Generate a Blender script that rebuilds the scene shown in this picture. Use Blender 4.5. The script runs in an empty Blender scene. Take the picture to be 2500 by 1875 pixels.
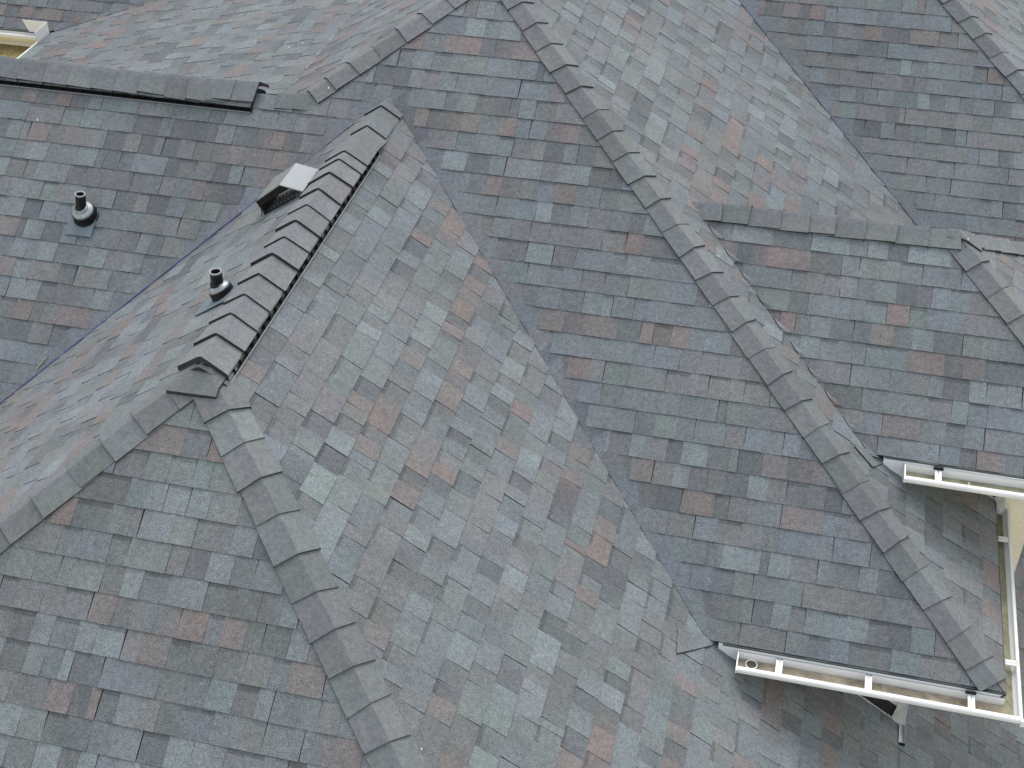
import bpy, math, random
from mathutils import Vector as V, Matrix

SC = bpy.context.scene
COL = SC.collection
R = random.Random(7)

# ------------------------------------------------------------------ roof measurements (metres)
S, SW, SF, SR, SL, S6, S7 = 0.66645, 0.68105, 0.67801, 0.63979, 0.591, 0.65568, 0.68889
SL2 = 0.27
XW, ZW, Y2 = -0.50734, -0.59769, -3.91795          # front wing ridge
YW1 = ZW / S
ZL = -0.64501; YL = ZL / S                          # left wing ridge
ZR, YR, XR = -1.0065, -1.11807, 3.23246             # right wing ridge
C7, H7 = 3.83066, 5.71286
YE = -3.56467; ZE = S * YE; XE = -ZE / SR           # main eave
Z6 = -1.83383; Y6 = YR + (Z6 - ZR) / S6             # right wing eave
EX, EY, EZ = -4.684, 1.759, -1.70                   # courtyard inside corner
EXPO = 0.143
GROUND = -7.0

def zP4(x, y): return S * y
def zP5(x, y): return -SR * x
def zL1(x, y): return SL * x - 0.012 * y * 0
def zL2(x, y): return EZ + SL2 * (x - EX)
def zP2(x, y): return ZW - SW * (x - XW)
def zP3(x, y): return ZW + SW * (x - XW)
def zP1(x, y): return ZW + SF * (y - Y2)
def zP6(x, y): return ZR + S6 * (y - YR)
def zP6R(x, y): return ZR - SR * (x - XR)
def zP6B(x, y): return ZR - S6 * (y - YR)
def zP7(x, y): return -SR * C7 + S7 * y
def zP8(x, y): return -SR * C7 - SR * (x - H7)
def zP9(x, y): return EZ + 0.667 * (y - EY)
def zLB(x, y): return ZL - S * (y - YL)

# ------------------------------------------------------------------ materials
MATS = {}
def nmat(name):
    m = bpy.data.materials.new(name); m.use_nodes = True
    MATS[name] = m
    nt = m.node_tree
    return m, nt, nt.nodes['Principled BSDF']

def simple(name, col, rough=0.5, metal=0.0, nscale=None, namt=0.15, bump=0.0, spec=0.5):
    m, nt, b = nmat(name)
    b.inputs['Roughness'].default_value = rough
    b.inputs['Metallic'].default_value = metal
    b.inputs['Specular IOR Level'].default_value = spec
    if nscale:
        tc = nt.nodes.new('ShaderNodeTexCoord')
        n = nt.nodes.new('ShaderNodeTexNoise'); n.inputs['Scale'].default_value = nscale
        n.inputs['Detail'].default_value = 5
        nt.links.new(tc.outputs['Object'], n.inputs['Vector'])
        mr = nt.nodes.new('ShaderNodeMapRange')
        mr.inputs['To Min'].default_value = 1 - namt; mr.inputs['To Max'].default_value = 1 + namt
        mr.inputs['From Min'].default_value = 0.3; mr.inputs['From Max'].default_value = 0.7
        nt.links.new(n.outputs['Fac'], mr.inputs['Value'])
        mx = nt.nodes.new('ShaderNodeVectorMath'); mx.operation = 'SCALE'
        mx.inputs[0].default_value = col
        nt.links.new(mr.outputs['Result'], mx.inputs['Scale'])
        nt.links.new(mx.outputs['Vector'], b.inputs['Base Color'])
        if bump:
            bp = nt.nodes.new('ShaderNodeBump'); bp.inputs['Strength'].default_value = bump
            bp.inputs['Distance'].default_value = 0.01
            nt.links.new(n.outputs['Fac'], bp.inputs['Height']); nt.links.new(bp.outputs['Normal'], b.inputs['Normal'])
    else:
        b.inputs['Base Color'].default_value = (*col, 1)
    return m

def shingle_material(name='granule_shingle', amp=.46, sc1=175):
    m, nt, b = nmat(name)
    L = nt.links.new
    at = nt.nodes.new('ShaderNodeVertexColor'); at.layer_name = 'Col'
    tc = nt.nodes.new('ShaderNodeTexCoord')
    def noise(scale, det, ro=0.5):
        n = nt.nodes.new('ShaderNodeTexNoise'); n.inputs['Scale'].default_value = scale
        n.inputs['Detail'].default_value = det; n.inputs['Roughness'].default_value = ro
        L(tc.outputs['Object'], n.inputs['Vector']); return n
    def rng(n, lo, hi, a=0.3, c=0.7):
        r = nt.nodes.new('ShaderNodeMapRange')
        r.inputs['From Min'].default_value = a; r.inputs['From Max'].default_value = c
        r.inputs['To Min'].default_value = lo; r.inputs['To Max'].default_value = hi
        L(n.outputs['Fac'], r.inputs['Value']); return r
    g1 = noise(sc1, 2, 0.7); g2 = noise(38, 3, 0.6); g3 = noise(0.9, 4, 0.55); g4 = noise(7, 4, 0.6)
    r1 = rng(g1, 1 - amp, 1 + amp); r2 = rng(g2, 0.84, 1.16); r3 = rng(g3, 0.91, 1.09); r4 = rng(g4, 0.93, 1.07)
    def mul(a, c):
        k = nt.nodes.new('ShaderNodeMath'); k.operation = 'MULTIPLY'
        L(a, k.inputs[0]); L(c, k.inputs[1]); return k.outputs[0]
    f = mul(mul(r1.outputs[0], r2.outputs[0]), mul(r3.outputs[0], r4.outputs[0]))
    sc = nt.nodes.new('ShaderNodeVectorMath'); sc.operation = 'SCALE'
    L(at.outputs['Color'], sc.inputs[0]); L(f, sc.inputs['Scale'])
    # a few bright and coloured granules
    g5 = noise(160, 1, 0.5)
    hue = nt.nodes.new('ShaderNodeMix'); hue.data_type = 'RGBA'; hue.blend_type = 'MULTIPLY'
    hue.inputs['Factor'].default_value = 0.22
    L(sc.outputs['Vector'], hue.inputs['A']); L(g5.outputs['Color'], hue.inputs['B'])
    gain = nt.nodes.new('ShaderNodeVectorMath'); gain.operation = 'SCALE'; gain.inputs['Scale'].default_value = 1.12
    L(hue.outputs['Result'], gain.inputs[0])
    L(gain.outputs['Vector'], b.inputs['Base Color'])
    b.inputs['Roughness'].default_value = 0.88
    b.inputs['Specular IOR Level'].default_value = 0.35
    bp = nt.nodes.new('ShaderNodeBump'); bp.inputs['Strength'].default_value = 0.5; bp.inputs['Distance'].default_value = 0.004
    L(g1.outputs['Fac'], bp.inputs['Height']); L(bp.outputs['Normal'], b.inputs['Normal'])
    return m

M_SH = shingle_material()
M_CAP = shingle_material('granule_cap', .26, 190)
M_EDGE = simple('shingle_cut_edge', (0.022, 0.024, 0.026), 0.95)
M_DECK = simple('roof_deck', (0.03, 0.03, 0.03), 0.95)
M_WHITE = simple('white_aluminium', (0.80, 0.80, 0.78), 0.42, 0, 6, 0.05)
M_FASCIA = simple('fascia_white', (0.76, 0.78, 0.78), 0.5, 0, 5, 0.06)
M_DIRT = simple('gutter_silt', (0.34, 0.285, 0.205), 0.75, 0, 14, 0.4, 0.3)
M_DIRTR = simple('gutter_algae', (0.27, 0.265, 0.17), 0.75, 0, 9, 0.35, 0.2)
M_STUCCO = simple('cream_stucco', (0.74, 0.69, 0.58), 0.9, 0, 60, 0.06, 0.25)
M_PAPER = simple('black_building_paper', (0.012, 0.012, 0.014), 0.7, 0, 20, 0.3)
M_DRIP = simple('dark_drip_edge', (0.03, 0.042, 0.045), 0.45)
M_GALV = simple('galvanised_steel', (0.30, 0.33, 0.345), 0.42, 0.5, 22, 0.25)
M_LEAD = simple('pale_flashing', (0.13, 0.165, 0.185), 0.6, 0.0, 14, 0.12)
M_KICK = simple('grey_flashing', (0.50, 0.51, 0.50), 0.5, 0.0, 18, 0.2)
M_BLACK = simple('black_plastic', (0.008, 0.008, 0.009), 0.6, spec=.25)
M_PIPE = simple('black_pipe', (0.008, 0.008, 0.009), 0.5, 0, 40, 0.4, spec=.3)
M_RIM = simple('pipe_rim', (0.32, 0.33, 0.34), 0.5)
M_BORE = simple('pipe_bore', (0.006, 0.006, 0.006), 0.9)
M_HOLE = simple('outlet_hole', (0.10, 0.085, 0.065), 0.9)
M_VENT = simple('vent_plastic', (0.20, 0.21, 0.21), 0.55, 0, 30, 0.3)
M_SLOT = simple('vent_slot', (0.022, 0.024, 0.022), 0.6)
M_VLIP = simple('vent_lip', (0.26, 0.27, 0.27), 0.5)
M_VLIPD = simple('vent_lip_dark', (0.17, 0.185, 0.20), 0.45)
M_HOOD = simple('hood_paint', (0.17, 0.18, 0.175), 0.65, 0.0, 12, 0.08)
M_LID = simple('hood_lid', (0.28, 0.30, 0.315), 0.6, 0.0, 12, 0.04)
M_FLECK = simple('white_fleck', (0.75, 0.75, 0.72), 0.7)
M_TWIG = simple('dry_twig', (0.42, 0.37, 0.27), 0.8)

def lawn_material():
    m, nt, b = nmat('dry_lawn'); L = nt.links.new
    tc = nt.nodes.new('ShaderNodeTexCoord')
    n1 = nt.nodes.new('ShaderNodeTexNoise'); n1.inputs['Scale'].default_value = 1.6; n1.inputs['Detail'].default_value = 6
    n2 = nt.nodes.new('ShaderNodeTexNoise'); n2.inputs['Scale'].default_value = 14; n2.inputs['Detail'].default_value = 5
    cr = nt.nodes.new('ShaderNodeValToRGB')
    e = cr.color_ramp.elements
    e[0].position = 0.32; e[0].color = (0.46, 0.41, 0.15, 1)
    e[1].position = 0.66; e[1].color = (0.86, 0.72, 0.40, 1)
    k = e.new(0.48); k.color = (0.70, 0.58, 0.27, 1)
    ad = nt.nodes.new('ShaderNodeMix'); ad.data_type = 'FLOAT'; ad.inputs['Factor'].default_value = 0.5
    L(tc.outputs['Object'], n1.inputs['Vector']); L(tc.outputs['Object'], n2.inputs['Vector'])
    L(n1.outputs['Fac'], ad.inputs['A']); L(n2.outputs['Fac'], ad.inputs['B'])
    L(ad.outputs['Result'], cr.inputs['Fac']); L(cr.outputs['Color'], b.inputs['Base Color'])
    b.inputs['Roughness'].default_value = 0.95
    return m
M_LAWN = lawn_material()
M_BLADE = simple('grass_blade', (0.82, 0.70, 0.36), 0.9, 0, 3, 0.3)
M_BLADE2 = simple('grass_blade_green', (0.48, 0.46, 0.17), 0.9, 0, 3, 0.3)

# ------------------------------------------------------------------ mesh helper
class MB:
    def __init__(s): s.v = []; s.f = []; s.mi = []; s.c = []; s.mats = []; s.smooth = []
    def m(s, mat):
        if mat not in s.mats: s.mats.append(mat)
        return s.mats.index(mat)
    def face(s, pts, mat, col=(0.2, 0.2, 0.2), smooth=False):
        i = len(s.v); s.v += [tuple(p) for p in pts]
        s.f.append(tuple(range(i, i + len(pts)))); s.mi.append(s.m(mat)); s.smooth.append(smooth)
        if isinstance(col, list): s.c += col
        else: s.c += [col] * len(pts)
    def prism(s, pts, off, mat, side=None, col=(0.2, 0.2, 0.2)):
        """closed slab: polygon pts (top, ccw seen from outside), extruded by vector off"""
        side = side or mat
        b = [V(p) + V(off) for p in pts]; n = len(pts)
        s.face(pts, mat, col); s.face(b[::-1], mat, col)
        for i in range(n):
            j = (i + 1) % n
            s.face([pts[i], b[i], b[j], pts[j]], side, col)
    def box(s, c, h, mat, ax=None):
        """centre c, half sizes h, axes ax (3 unit vectors)"""
        ax = ax or (V((1, 0, 0)), V((0, 1, 0)), V((0, 0, 1)))
        c = V(c); X, Y, Z = [a * k for a, k in zip(ax, h)]
        p = [c + X * a + Y * b + Z * d for d in (-1, 1) for b in (-1, 1) for a in (-1, 1)]
        for q in ((0, 2, 3, 1), (4, 5, 7, 6), (0, 1, 5, 4), (2, 6, 7, 3), (0, 4, 6, 2), (1, 3, 7, 5)):
            s.face([p[i] for i in q], mat)
    def lathe(s, base, axis, prof, mat, n=40, cap=False, smooth=True, sx=None):
        """surface of revolution; prof = [(r, h)]"""
        a = V(axis).normalized(); x = a.orthogonal().normalized() if sx is None else V(sx).normalized()
        x = (x - a * x.dot(a)).normalized(); y = a.cross(x); base = V(base)
        rings = [[base + a * h + (x * math.cos(t) + y * math.sin(t)) * r for t in [2 * math.pi * i / n for i in range(n)]] for r, h in prof]
        for k in range(len(rings) - 1):
            for i in range(n):
                j = (i + 1) % n
                s.face([rings[k][i], rings[k][j], rings[k + 1][j], rings[k + 1][i]], mat, smooth=smooth)
        if cap: s.face(rings[-1], mat)
    def build(s, name, parent=None, label=None, merge=False):
        me = bpy.data.meshes.new(name); me.from_pydata(s.v, [], s.f)
        for m in s.mats: me.materials.append(m)
        me.polygons.foreach_set('material_index', s.mi)
        me.polygons.foreach_set('use_smooth', s.smooth)
        ca = me.color_attributes.new('Col', 'FLOAT_COLOR', 'CORNER')
        flat = []
        for c in s.c: flat += [c[0], c[1], c[2], 1.0]
        ca.data.foreach_set('color', flat)
        me.update()
        if merge:
            import bmesh
            bm = bmesh.new(); bm.from_mesh(me); bmesh.ops.remove_doubles(bm, verts=bm.verts, dist=1e-5); bm.to_mesh(me); bm.free()
        o = bpy.data.objects.new(name, me); COL.objects.link(o)
        if parent: o.parent = parent
        if label: o['label'] = label
        return o

def empty(name, parent=None, label=None, cat=None, group=None, loc=(0, 0, 0)):
    o = bpy.data.objects.new(name, None); COL.objects.link(o); o.location = loc
    o.empty_display_size = 0.2
    if parent: o.parent = parent
    if label: o['label'] = label
    if cat: o['category'] = cat
    if group: o['group'] = group
    return o

HOUSE = empty('house', None, 'large hip roofed house with blended grey and rust shingles, white gutters and cream stucco walls', 'house')

# ------------------------------------------------------------------ shingles
def lin(r, g, b):
    f = lambda c: ((c / 255 + 0.055) / 1.055) ** 2.4 if c / 255 > 0.04045 else c / 255 / 12.92
    return (f(r), f(g), f(b))
SLATE, PALE, GREEN, MAUVE, RED, DARK, DARKG, BRICK = (lin(109, 116, 121), lin(119, 127, 130), lin(110, 117, 117),
    lin(112, 113, 115), lin(118, 106, 103), lin(90, 94, 98), lin(97, 100, 102), lin(122, 103, 98))
def muted(c, g=lin(109, 113, 114), t=.24): return tuple(a + (b - a) * t for a, b in zip(c, g))
SLATE, PALE, GREEN, MAUVE, RED, DARK, DARKG, BRICK = map(muted, (SLATE, PALE, GREEN, MAUVE, RED, DARK, DARKG, BRICK))
HI = [(SLATE, .28), (PALE, .14), (GREEN, .21), (MAUVE, .21), (RED, .11), (BRICK, .07)]
LO = [(DARK, .28), (DARKG, .20), (SLATE, .20), (MAUVE, .20), (GREEN, .12)]
MODES = {'red': ([(RED, .42), (BRICK, .36), (MAUVE, .22)], [(DARK, .42), (DARKG, .28), (SLATE, .3)], .05),
         'pale': ([(PALE, .52), (GREEN, .2), (SLATE, .28)], [(DARKG, .34), (MAUVE, .26), (SLATE, .2), (DARK, .2)], .08),
         'flat': ([(SLATE, .42), (MAUVE, .34), (GREEN, .24)], [(SLATE, .42), (MAUVE, .34), (GREEN, .24)], .45),
         'mix': (HI, LO, .12)}
def mode(rg):
    t = rg.random()
    return MODES['red' if t < .22 else 'pale' if t < .52 else 'flat' if t < .82 else 'mix']
def pick(rg, tab):
    t = rg.random() * sum(w for _, w in tab)
    for c, w in tab:
        t -= w
        if t <= 0: return c
    return tab[-1][0]
def vary(rg, c, a=0.07):
    k = 1 + rg.uniform(-a, a)
    return tuple(max(0.004, ch * k * (1 + rg.uniform(-.025, .025))) for ch in c)
def mixc(a, b, t): return tuple(x + (y - x) * t for x, y in zip(a, b))

def clip(poly, planes):
    """poly: list of (u, v); planes: functions g(u, v) >= 0 inside"""
    for g in planes:
        out = []; n = len(poly)
        if n == 0: return out
        vals = [g(*p) for p in poly]
        for i in range(n):
            j = (i + 1) % n
            a, b = vals[i], vals[j]
            if a >= 0: out.append(poly[i])
            if (a >= 0) != (b >= 0):
                t = a / (a - b)
                out.append((poly[i][0] + (poly[j][0] - poly[i][0]) * t, poly[i][1] + (poly[j][1] - poly[i][1]) * t))
        poly = out
    return poly

def area2(p):
    return abs(sum(p[i][0] * p[(i + 1) % len(p)][1] - p[(i + 1) % len(p)][0] * p[i][1] for i in range(len(p))))

def slope(name, down, zf, pieces, urange, vrange, seed, phase=0.0, surf=None, expo=EXPO, fine=None, label=None, deck=True, taper=None, ccut=None):
    """One roof plane laid with laminated shingles in courses.
    down: 2D unit plan direction of the fall; zf(x, y): the plane; pieces: list of lists of half-planes g(x, y) >= 0;
    urange: metres along the eave; vrange: metres up the slope (from the plan line down.p = 0 upwards)"""
    rg = random.Random(seed)
    dx, dy = down; ux, uy = -dy, dx                       # u runs to the right when looking up the slope
    g0 = zf(0, 0); gx = zf(1, 0) - g0; gy = zf(0, 1) - g0
    N = V((-gx, -gy, 1)).normalized()
    grad = math.hypot(gx, gy); kk = math.sqrt(1 + grad * grad)
    def xy(u, v): return (ux * u - dx * v / kk, uy * u - dy * v / kk)
    zs = surf or zf
    def P(u, v, h):
        x, y = xy(u, v); return V((x, y, zs(x, y))) + N * h
    mb = MB()
    k0 = math.floor((vrange[0] - phase) / expo); k1 = math.ceil((vrange[1] - phase) / expo)
    for k in range(k0, k1 + 1):
        v0 = phase + k * expo
        u = urange[0] - rg.random() * 1.0
        tabs = []; col = None; md = mode(rg); hi = rg.random() < .5; nextjoint = u + rg.uniform(.3, 1.0)
        jit = rg.uniform(-.0018, .0018)
        extra = ccut(rg, v0) if ccut else [None] * len(pieces)
        while u < urange[1]:
            hi = not hi if rg.random() < .85 else hi
            w = rg.choice((.09, .105, .115, .125, .135, .15)) * rg.uniform(.92, 1.08)
            if rg.random() < .10: w += .10
            joint = False
            if u + w > nextjoint - .04:
                w = max(.05, nextjoint - u); joint = True
            if col is None or rg.random() > md[2]:
                col = pick(rg, md[0] if hi else md[1])
            c = vary(rg, col)
            if not hi and col in (SLATE, MAUVE, GREEN) and rg.random() < .45: c = tuple(q * .88 for q in c)
            tabs.append((u, u + w, hi, c, joint, jit))
            u += w
            if joint:
                nextjoint = u + 1.0; jit = rg.uniform(-.0018, .0018); col = None; md = mode(rg)
        for i, (a, b, hi, c, joint, jt) in enumerate(tabs):
            t = (0.0074 if hi else 0.0042) + rg.uniform(-.0004, .0006)
            lift = rg.random() < .03
            cn = tabs[i + 1][3] if i + 1 < len(tabs) else c
            cp = tabs[i - 1][3] if i else c
            soft = rg.random() < .3 and not joint
            cR = mixc(c, cn, .5) if soft else c
            cL = mixc(c, cp, rg.choice((0, 0, .25)))
            if c[0] > c[2] * 1.1: cL = mixc(cL, MAUVE, .35); cR = mixc(cR, MAUVE, .35)
            sk = rg.uniform(-.004, .004)
            if joint: b -= .0035
            quad = [(a, v0 + jt), (b, v0 + jt + rg.uniform(-.0012, .0012)), (b + sk, v0 + expo + .012), (a + sk, v0 + expo + .012)]
            # shadow band: shade under the butts above, painted into the colour of some tabs
            band = (not hi) and rg.random() < .35
            cuts = [(quad, False)]
            if band:
                vb = v0 + expo - rg.uniform(.018, .030)
                cuts = [([quad[0], quad[1], (b + sk, vb), (a + sk, vb)], False), ([(a + sk, vb), (b + sk, vb), quad[2], quad[3]], True)]
            for gi, pl in enumerate(pieces):
                fl = [(lambda uu, vv, g=g: g(*xy(uu, vv))) for g in pl]
                if extra[gi]: fl.append(extra[gi])
                for q0, isband in cuts:
                    q = clip(q0, fl)
                    if len(q) < 3 or area2(q) < 2e-5: continue
                    parts = [q]
                    if fine:
                        ulo = min(p[0] for p in q); uhi = max(p[0] for p in q)
                        if fine(*xy(ulo, v0)) or fine(*xy(uhi, v0)):
                            parts = []; st = .03; nn = max(1, math.ceil((uhi - ulo) / st))
                            for r_ in range(nn):
                                lo_, hi_ = ulo + (uhi - ulo) * r_ / nn, ulo + (uhi - ulo) * (r_ + 1) / nn
                                qq = clip(q, [lambda uu, vv, lo_=lo_: uu - lo_, lambda uu, vv, hi_=hi_: hi_ - uu])
                                if len(qq) >= 3 and area2(qq) > 1e-6: parts.append(qq)
                    for q in parts:
                        hh = lambda uu, vv: max(.0008, t * (1 - .88 * (vv - v0) / expo)) * (taper(*xy(uu, vv)) if taper else 1)
                        top = [P(uu, vv, hh(uu, vv)) for uu, vv in q]
                        def cc(uu):
                            s_ = (uu - a) / max(1e-4, b - a)
                            r_ = mixc(cL, c, min(1, s_ * 3)) if s_ < .33 else (mixc(c, cR, (s_ - .5) * 2) if s_ > .5 else c)
                            return tuple(x * .72 for x in r_) if isband else r_
                        mb.face(top, M_SH, [cc(uu) for uu, vv in q])
                        n = len(q)
                        for e in range(n):
                            (ua, va), (ub, vb_) = q[e], q[(e + 1) % n]
                            if va > v0 + expo and vb_ > v0 + expo: continue
                            d0 = [P(ua, va, -.003), P(ub, vb_, -.003)]
                            mb.face([top[e], d0[0], d0[1], top[(e + 1) % n]], M_SH if taper and min(taper(*xy(ua, va)), taper(*xy(ub, vb_))) < .4 else M_EDGE, tuple(x * .8 for x in c))
    if deck:
        # plain dark decking just under the shingles, and a closed underside
        for pl in pieces:
            ua, ub = urange; va, vb_ = vrange
            q = clip([(ua, va), (ub, va), (ub, vb_), (ua, vb_)], [(lambda uu, vv, g=g: g(*xy(uu, vv))) for g in pl])
            if len(q) >= 3:
                top = []
                for uu, vv in q:
                    x, y = xy(uu, vv); top.append(V((x, y, zf(x, y))) + N * -.003)
                mb.prism(top, N * -.03, M_DECK)
    o = mb.build(name, HOUSE, label)
    return o

# plan helper half-planes
def hp(x0, y0, x1, y1):
    """inside = left of the directed line (x0,y0)->(x1,y1)"""
    return lambda x, y: (x1 - x0) * (y - y0) - (y1 - y0) * (x - x0)
ge = lambda f: f

kF = math.sqrt(1 + S * S)
def course_phase(yline, grad):  # v of a plan line measured up-slope for a plane falling towards -y
    return yline * math.sqrt(1 + grad * grad)

hipR = lambda x, y: -S * y / SR - x                # >= 0 on the P4 side of the right main hip
hipL = lambda x, y: x - S * y / SL                 # >= 0 on the P4 side of the left main hip
k7 = math.sqrt(1 + S7 * S7)
val2 = lambda x, y: (x - XW) - (YW1 - y) * S / SW  # >= 0 on the P4 side of the valley right of the front wing
val3 = lambda x, y: (XW - x) - (YW1 - y) * S / SW

def cut4(rg, v0):
    y = v0 / kF; xr_ = XW + (YW1 - y) * S / SW + rg.uniform(-.07, .07); xl_ = XW - (YW1 - y) * S / SW - rg.uniform(-.07, .07)
    if y < YE + .05: xr_ -= .2; xl_ += .2
    return [None, lambda u, v: u - xr_, lambda u, v: xl_ - u]
def cut7(rg, v0):
    y = v0 / k7; xl_ = C7 - y * S7 / SR + rg.uniform(-.06, .08)
    return [lambda u, v: u - xl_]
# main front slope (faces the viewer), left and right of the front wing
slope('roof_slope', (0, -1), zP4, [
    [hipR, hipL, lambda x, y: y - YL, lambda x, y: x + 1.09],
    [hipR, lambda x, y: YL - y, lambda x, y: y - YE - .012, lambda x, y: val2(x, y) - .02, lambda x, y: x - XW],
    [lambda x, y: YL - y, lambda x, y: y - YE - .012, lambda x, y: val3(x, y) - .02, lambda x, y: XW - x]],
    (-9.5, 3.9), (YE * kF - .2, .1), 11, phase=-0.35244 * kF - .0, ccut=cut4, label='main roof slope facing the viewer, split by the front wing')
# front wing: hip end, right slope, left slope
kf = math.sqrt(1 + SF * SF)
slope('roof_slope', (0, -1), zP1, [[lambda x, y: (XW - x) * -1 + (Y2 - y) * SF / SW, lambda x, y: (x - XW) * -1 + (Y2 - y) * SF / SW, lambda x, y: y + 9.4]],
      (-6, 5), (-9.4 * kf, Y2 * kf), 22, phase=-4.32 * kf, label='triangular hip end slope of the front wing')
EAVE2X = 5.2
slope('roof_slope', (1, 0), zP2, [
    [lambda x, y: x - XW, lambda x, y: 2.2 - x, lambda x, y: .10 - val2(x, y), lambda x, y: (x - XW) - (Y2 - y) * SF / SW],
    [lambda x, y: x - 2.2, lambda x, y: 3.3 - x, lambda x, y: -3.15 - y, lambda x, y: (x - XW) - (Y2 - y) * SF / SW],
    [lambda x, y: x - 3.3, lambda x, y: EAVE2X - x, lambda x, y: .8 - y, lambda x, y: (x - XW) - (Y2 - y) * SF / SW]],
    (-9.6, 1.0), (-EAVE2X * math.sqrt(1 + SW * SW), .7), 33, phase=.045, label='right slope of the front wing running down below the main eave')
slope('roof_slope', (-1, 0), zP3, [
    [lambda x, y: XW - x, lambda x, y: .10 - val3(x, y), lambda x, y: (XW - x) - (Y2 - y) * SF / SW, lambda x, y: x + 4.2]],
    (-.6, 6.5), (-4.2 * math.sqrt(1 + SW * SW), -.5), 44, phase=.02, label='left slope of the front wing seen at a grazing angle')
# right main slope
slope('roof_slope', (1, 0), zP5, [
    [lambda x, y: -hipR(x, y), lambda x, y: XE + .004 - x, lambda x, y: C7 - y * S7 / SR - x + .06, lambda x, y: y - YE, lambda x, y: 5 - y]],
    (-3.7, 4.6), (-XE * math.sqrt(1 + SR * SR) - .1, .1), 55, phase=.03, label='right main roof slope behind the long hip')
# right wing
def smax(a, b, k=.018):
    d = (a - b) / k
    if d > 30: return a
    if d < -30: return b
    return b + k * math.log(1 + math.exp(d))
x56 = lambda y: -zP6(0, y) / SR
k6 = math.sqrt(1 + S6 * S6)
slope('roof_slope', (0, -1), zP6, [
    [lambda x, y: YR - y, lambda x, y: y - Y6 - .008, lambda x, y: x - x56(y) + .025, lambda x, y: (YR - y) * S6 / SR - (x - XR)]],
    (1.2, 4.7), (Y6 * k6 - .1, YR * k6 + .05), 66, phase=(Y6 - .012) * k6, label='front slope of the right wing above its own gutter')
slope('roof_slope', (1, 0), zP6R, [
    [lambda x, y: (x - XR) - (YR - y) * S6 / SR, lambda x, y: (x - XR) - (y - YR) * S6 / SR, lambda x, y: XR + 1.3 - x]],
    (-3, 1), (-(XR + 1.3) * 1.19, -XR * 1.18), 67, label='hip end slope of the right wing')
slope('roof_slope', (0, 1), zP6B, [
    [lambda x, y: y - YR, lambda x, y: .1 - y, lambda x, y: (y - YR) * S6 / SR - (x - XR), lambda x, y: x - 1.4]],
    (-4.8, -1.2), (-.3, 1.45), 68, label='rear slope of the right wing')
# rear right wing
val57 = lambda x, y: x - (C7 - y * S7 / SR)
slope('roof_slope', (0, -1), zP7, [
    [lambda x, y: val57(x, y) - .02, lambda x, y: (H7 - y * S7 / SR) - x, lambda x, y: y + .1, lambda x, y: 4.6 - y]],
    (-1, 6), (-.2, 4.6 * k7), 77, phase=.06, ccut=cut7, label='front slope of the rear right wing')
slope('roof_slope', (1, 0), zP8, [
    [lambda x, y: x - (H7 - y * S7 / SR), lambda x, y: 6.8 - x, lambda x, y: y + .1, lambda x, y: 4.6 - y]],
    (-.2, 4.7), (-6.9 * 1.19, -.5), 78, label='right slope of the rear right wing')
# left side: steep slope next to the left hip, low slope down to the courtyard, the slope beyond the courtyard
crease_x = (EZ - SL2 * EX) / (SL - SL2)
slope('roof_slope', (-1, 0), zL1, [
    [lambda x, y: -hipL(x, y), lambda x, y: x - crease_x + .02, lambda x, y: 5 - y]],
    (-5, 1.4), (crease_x * 1.17 - .1, .05), 88, label='steep left slope beside the left hip')
slope('roof_slope', (-1, 0), zL2, [
    [lambda x, y: x - EX + .01, lambda x, y: crease_x - x, lambda x, y: y + 1.0, lambda x, y: 5 - y, lambda x, y: (x - EX) * SL2 / .667 - (y - EY)],
    ], (-6.2, 1.2), (EX * 1.04 - .1, crease_x * 1.03), 89, label='low pitched left slope running down to the courtyard gutter')
slope('roof_slope', (0, -1), zP9, [
    [lambda x, y: (y - EY) - (x - EX) * SL2 / .667 - .02, lambda x, y: y - EY + .01, lambda x, y: x + 11, lambda x, y: 5 - y]],
    (-11, 2), (EY * 1.2 - .1, 5 * 1.21), 90, phase=EY * 1.202, expo=.126, label='far slope beyond the courtyard')
slope('roof_slope', (0, 1), zLB, [
    [lambda x, y: y - YL, lambda x, y: YL + 2.0 - y, lambda x, y: -1.0 - x, lambda x, y: x + 4.6, lambda x, y: zLB(x, y) - zL2(x, y) + .05]],
    (1, 4.7), (-1.4, 1.3), 91, label='rear slope of the left wing')

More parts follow.
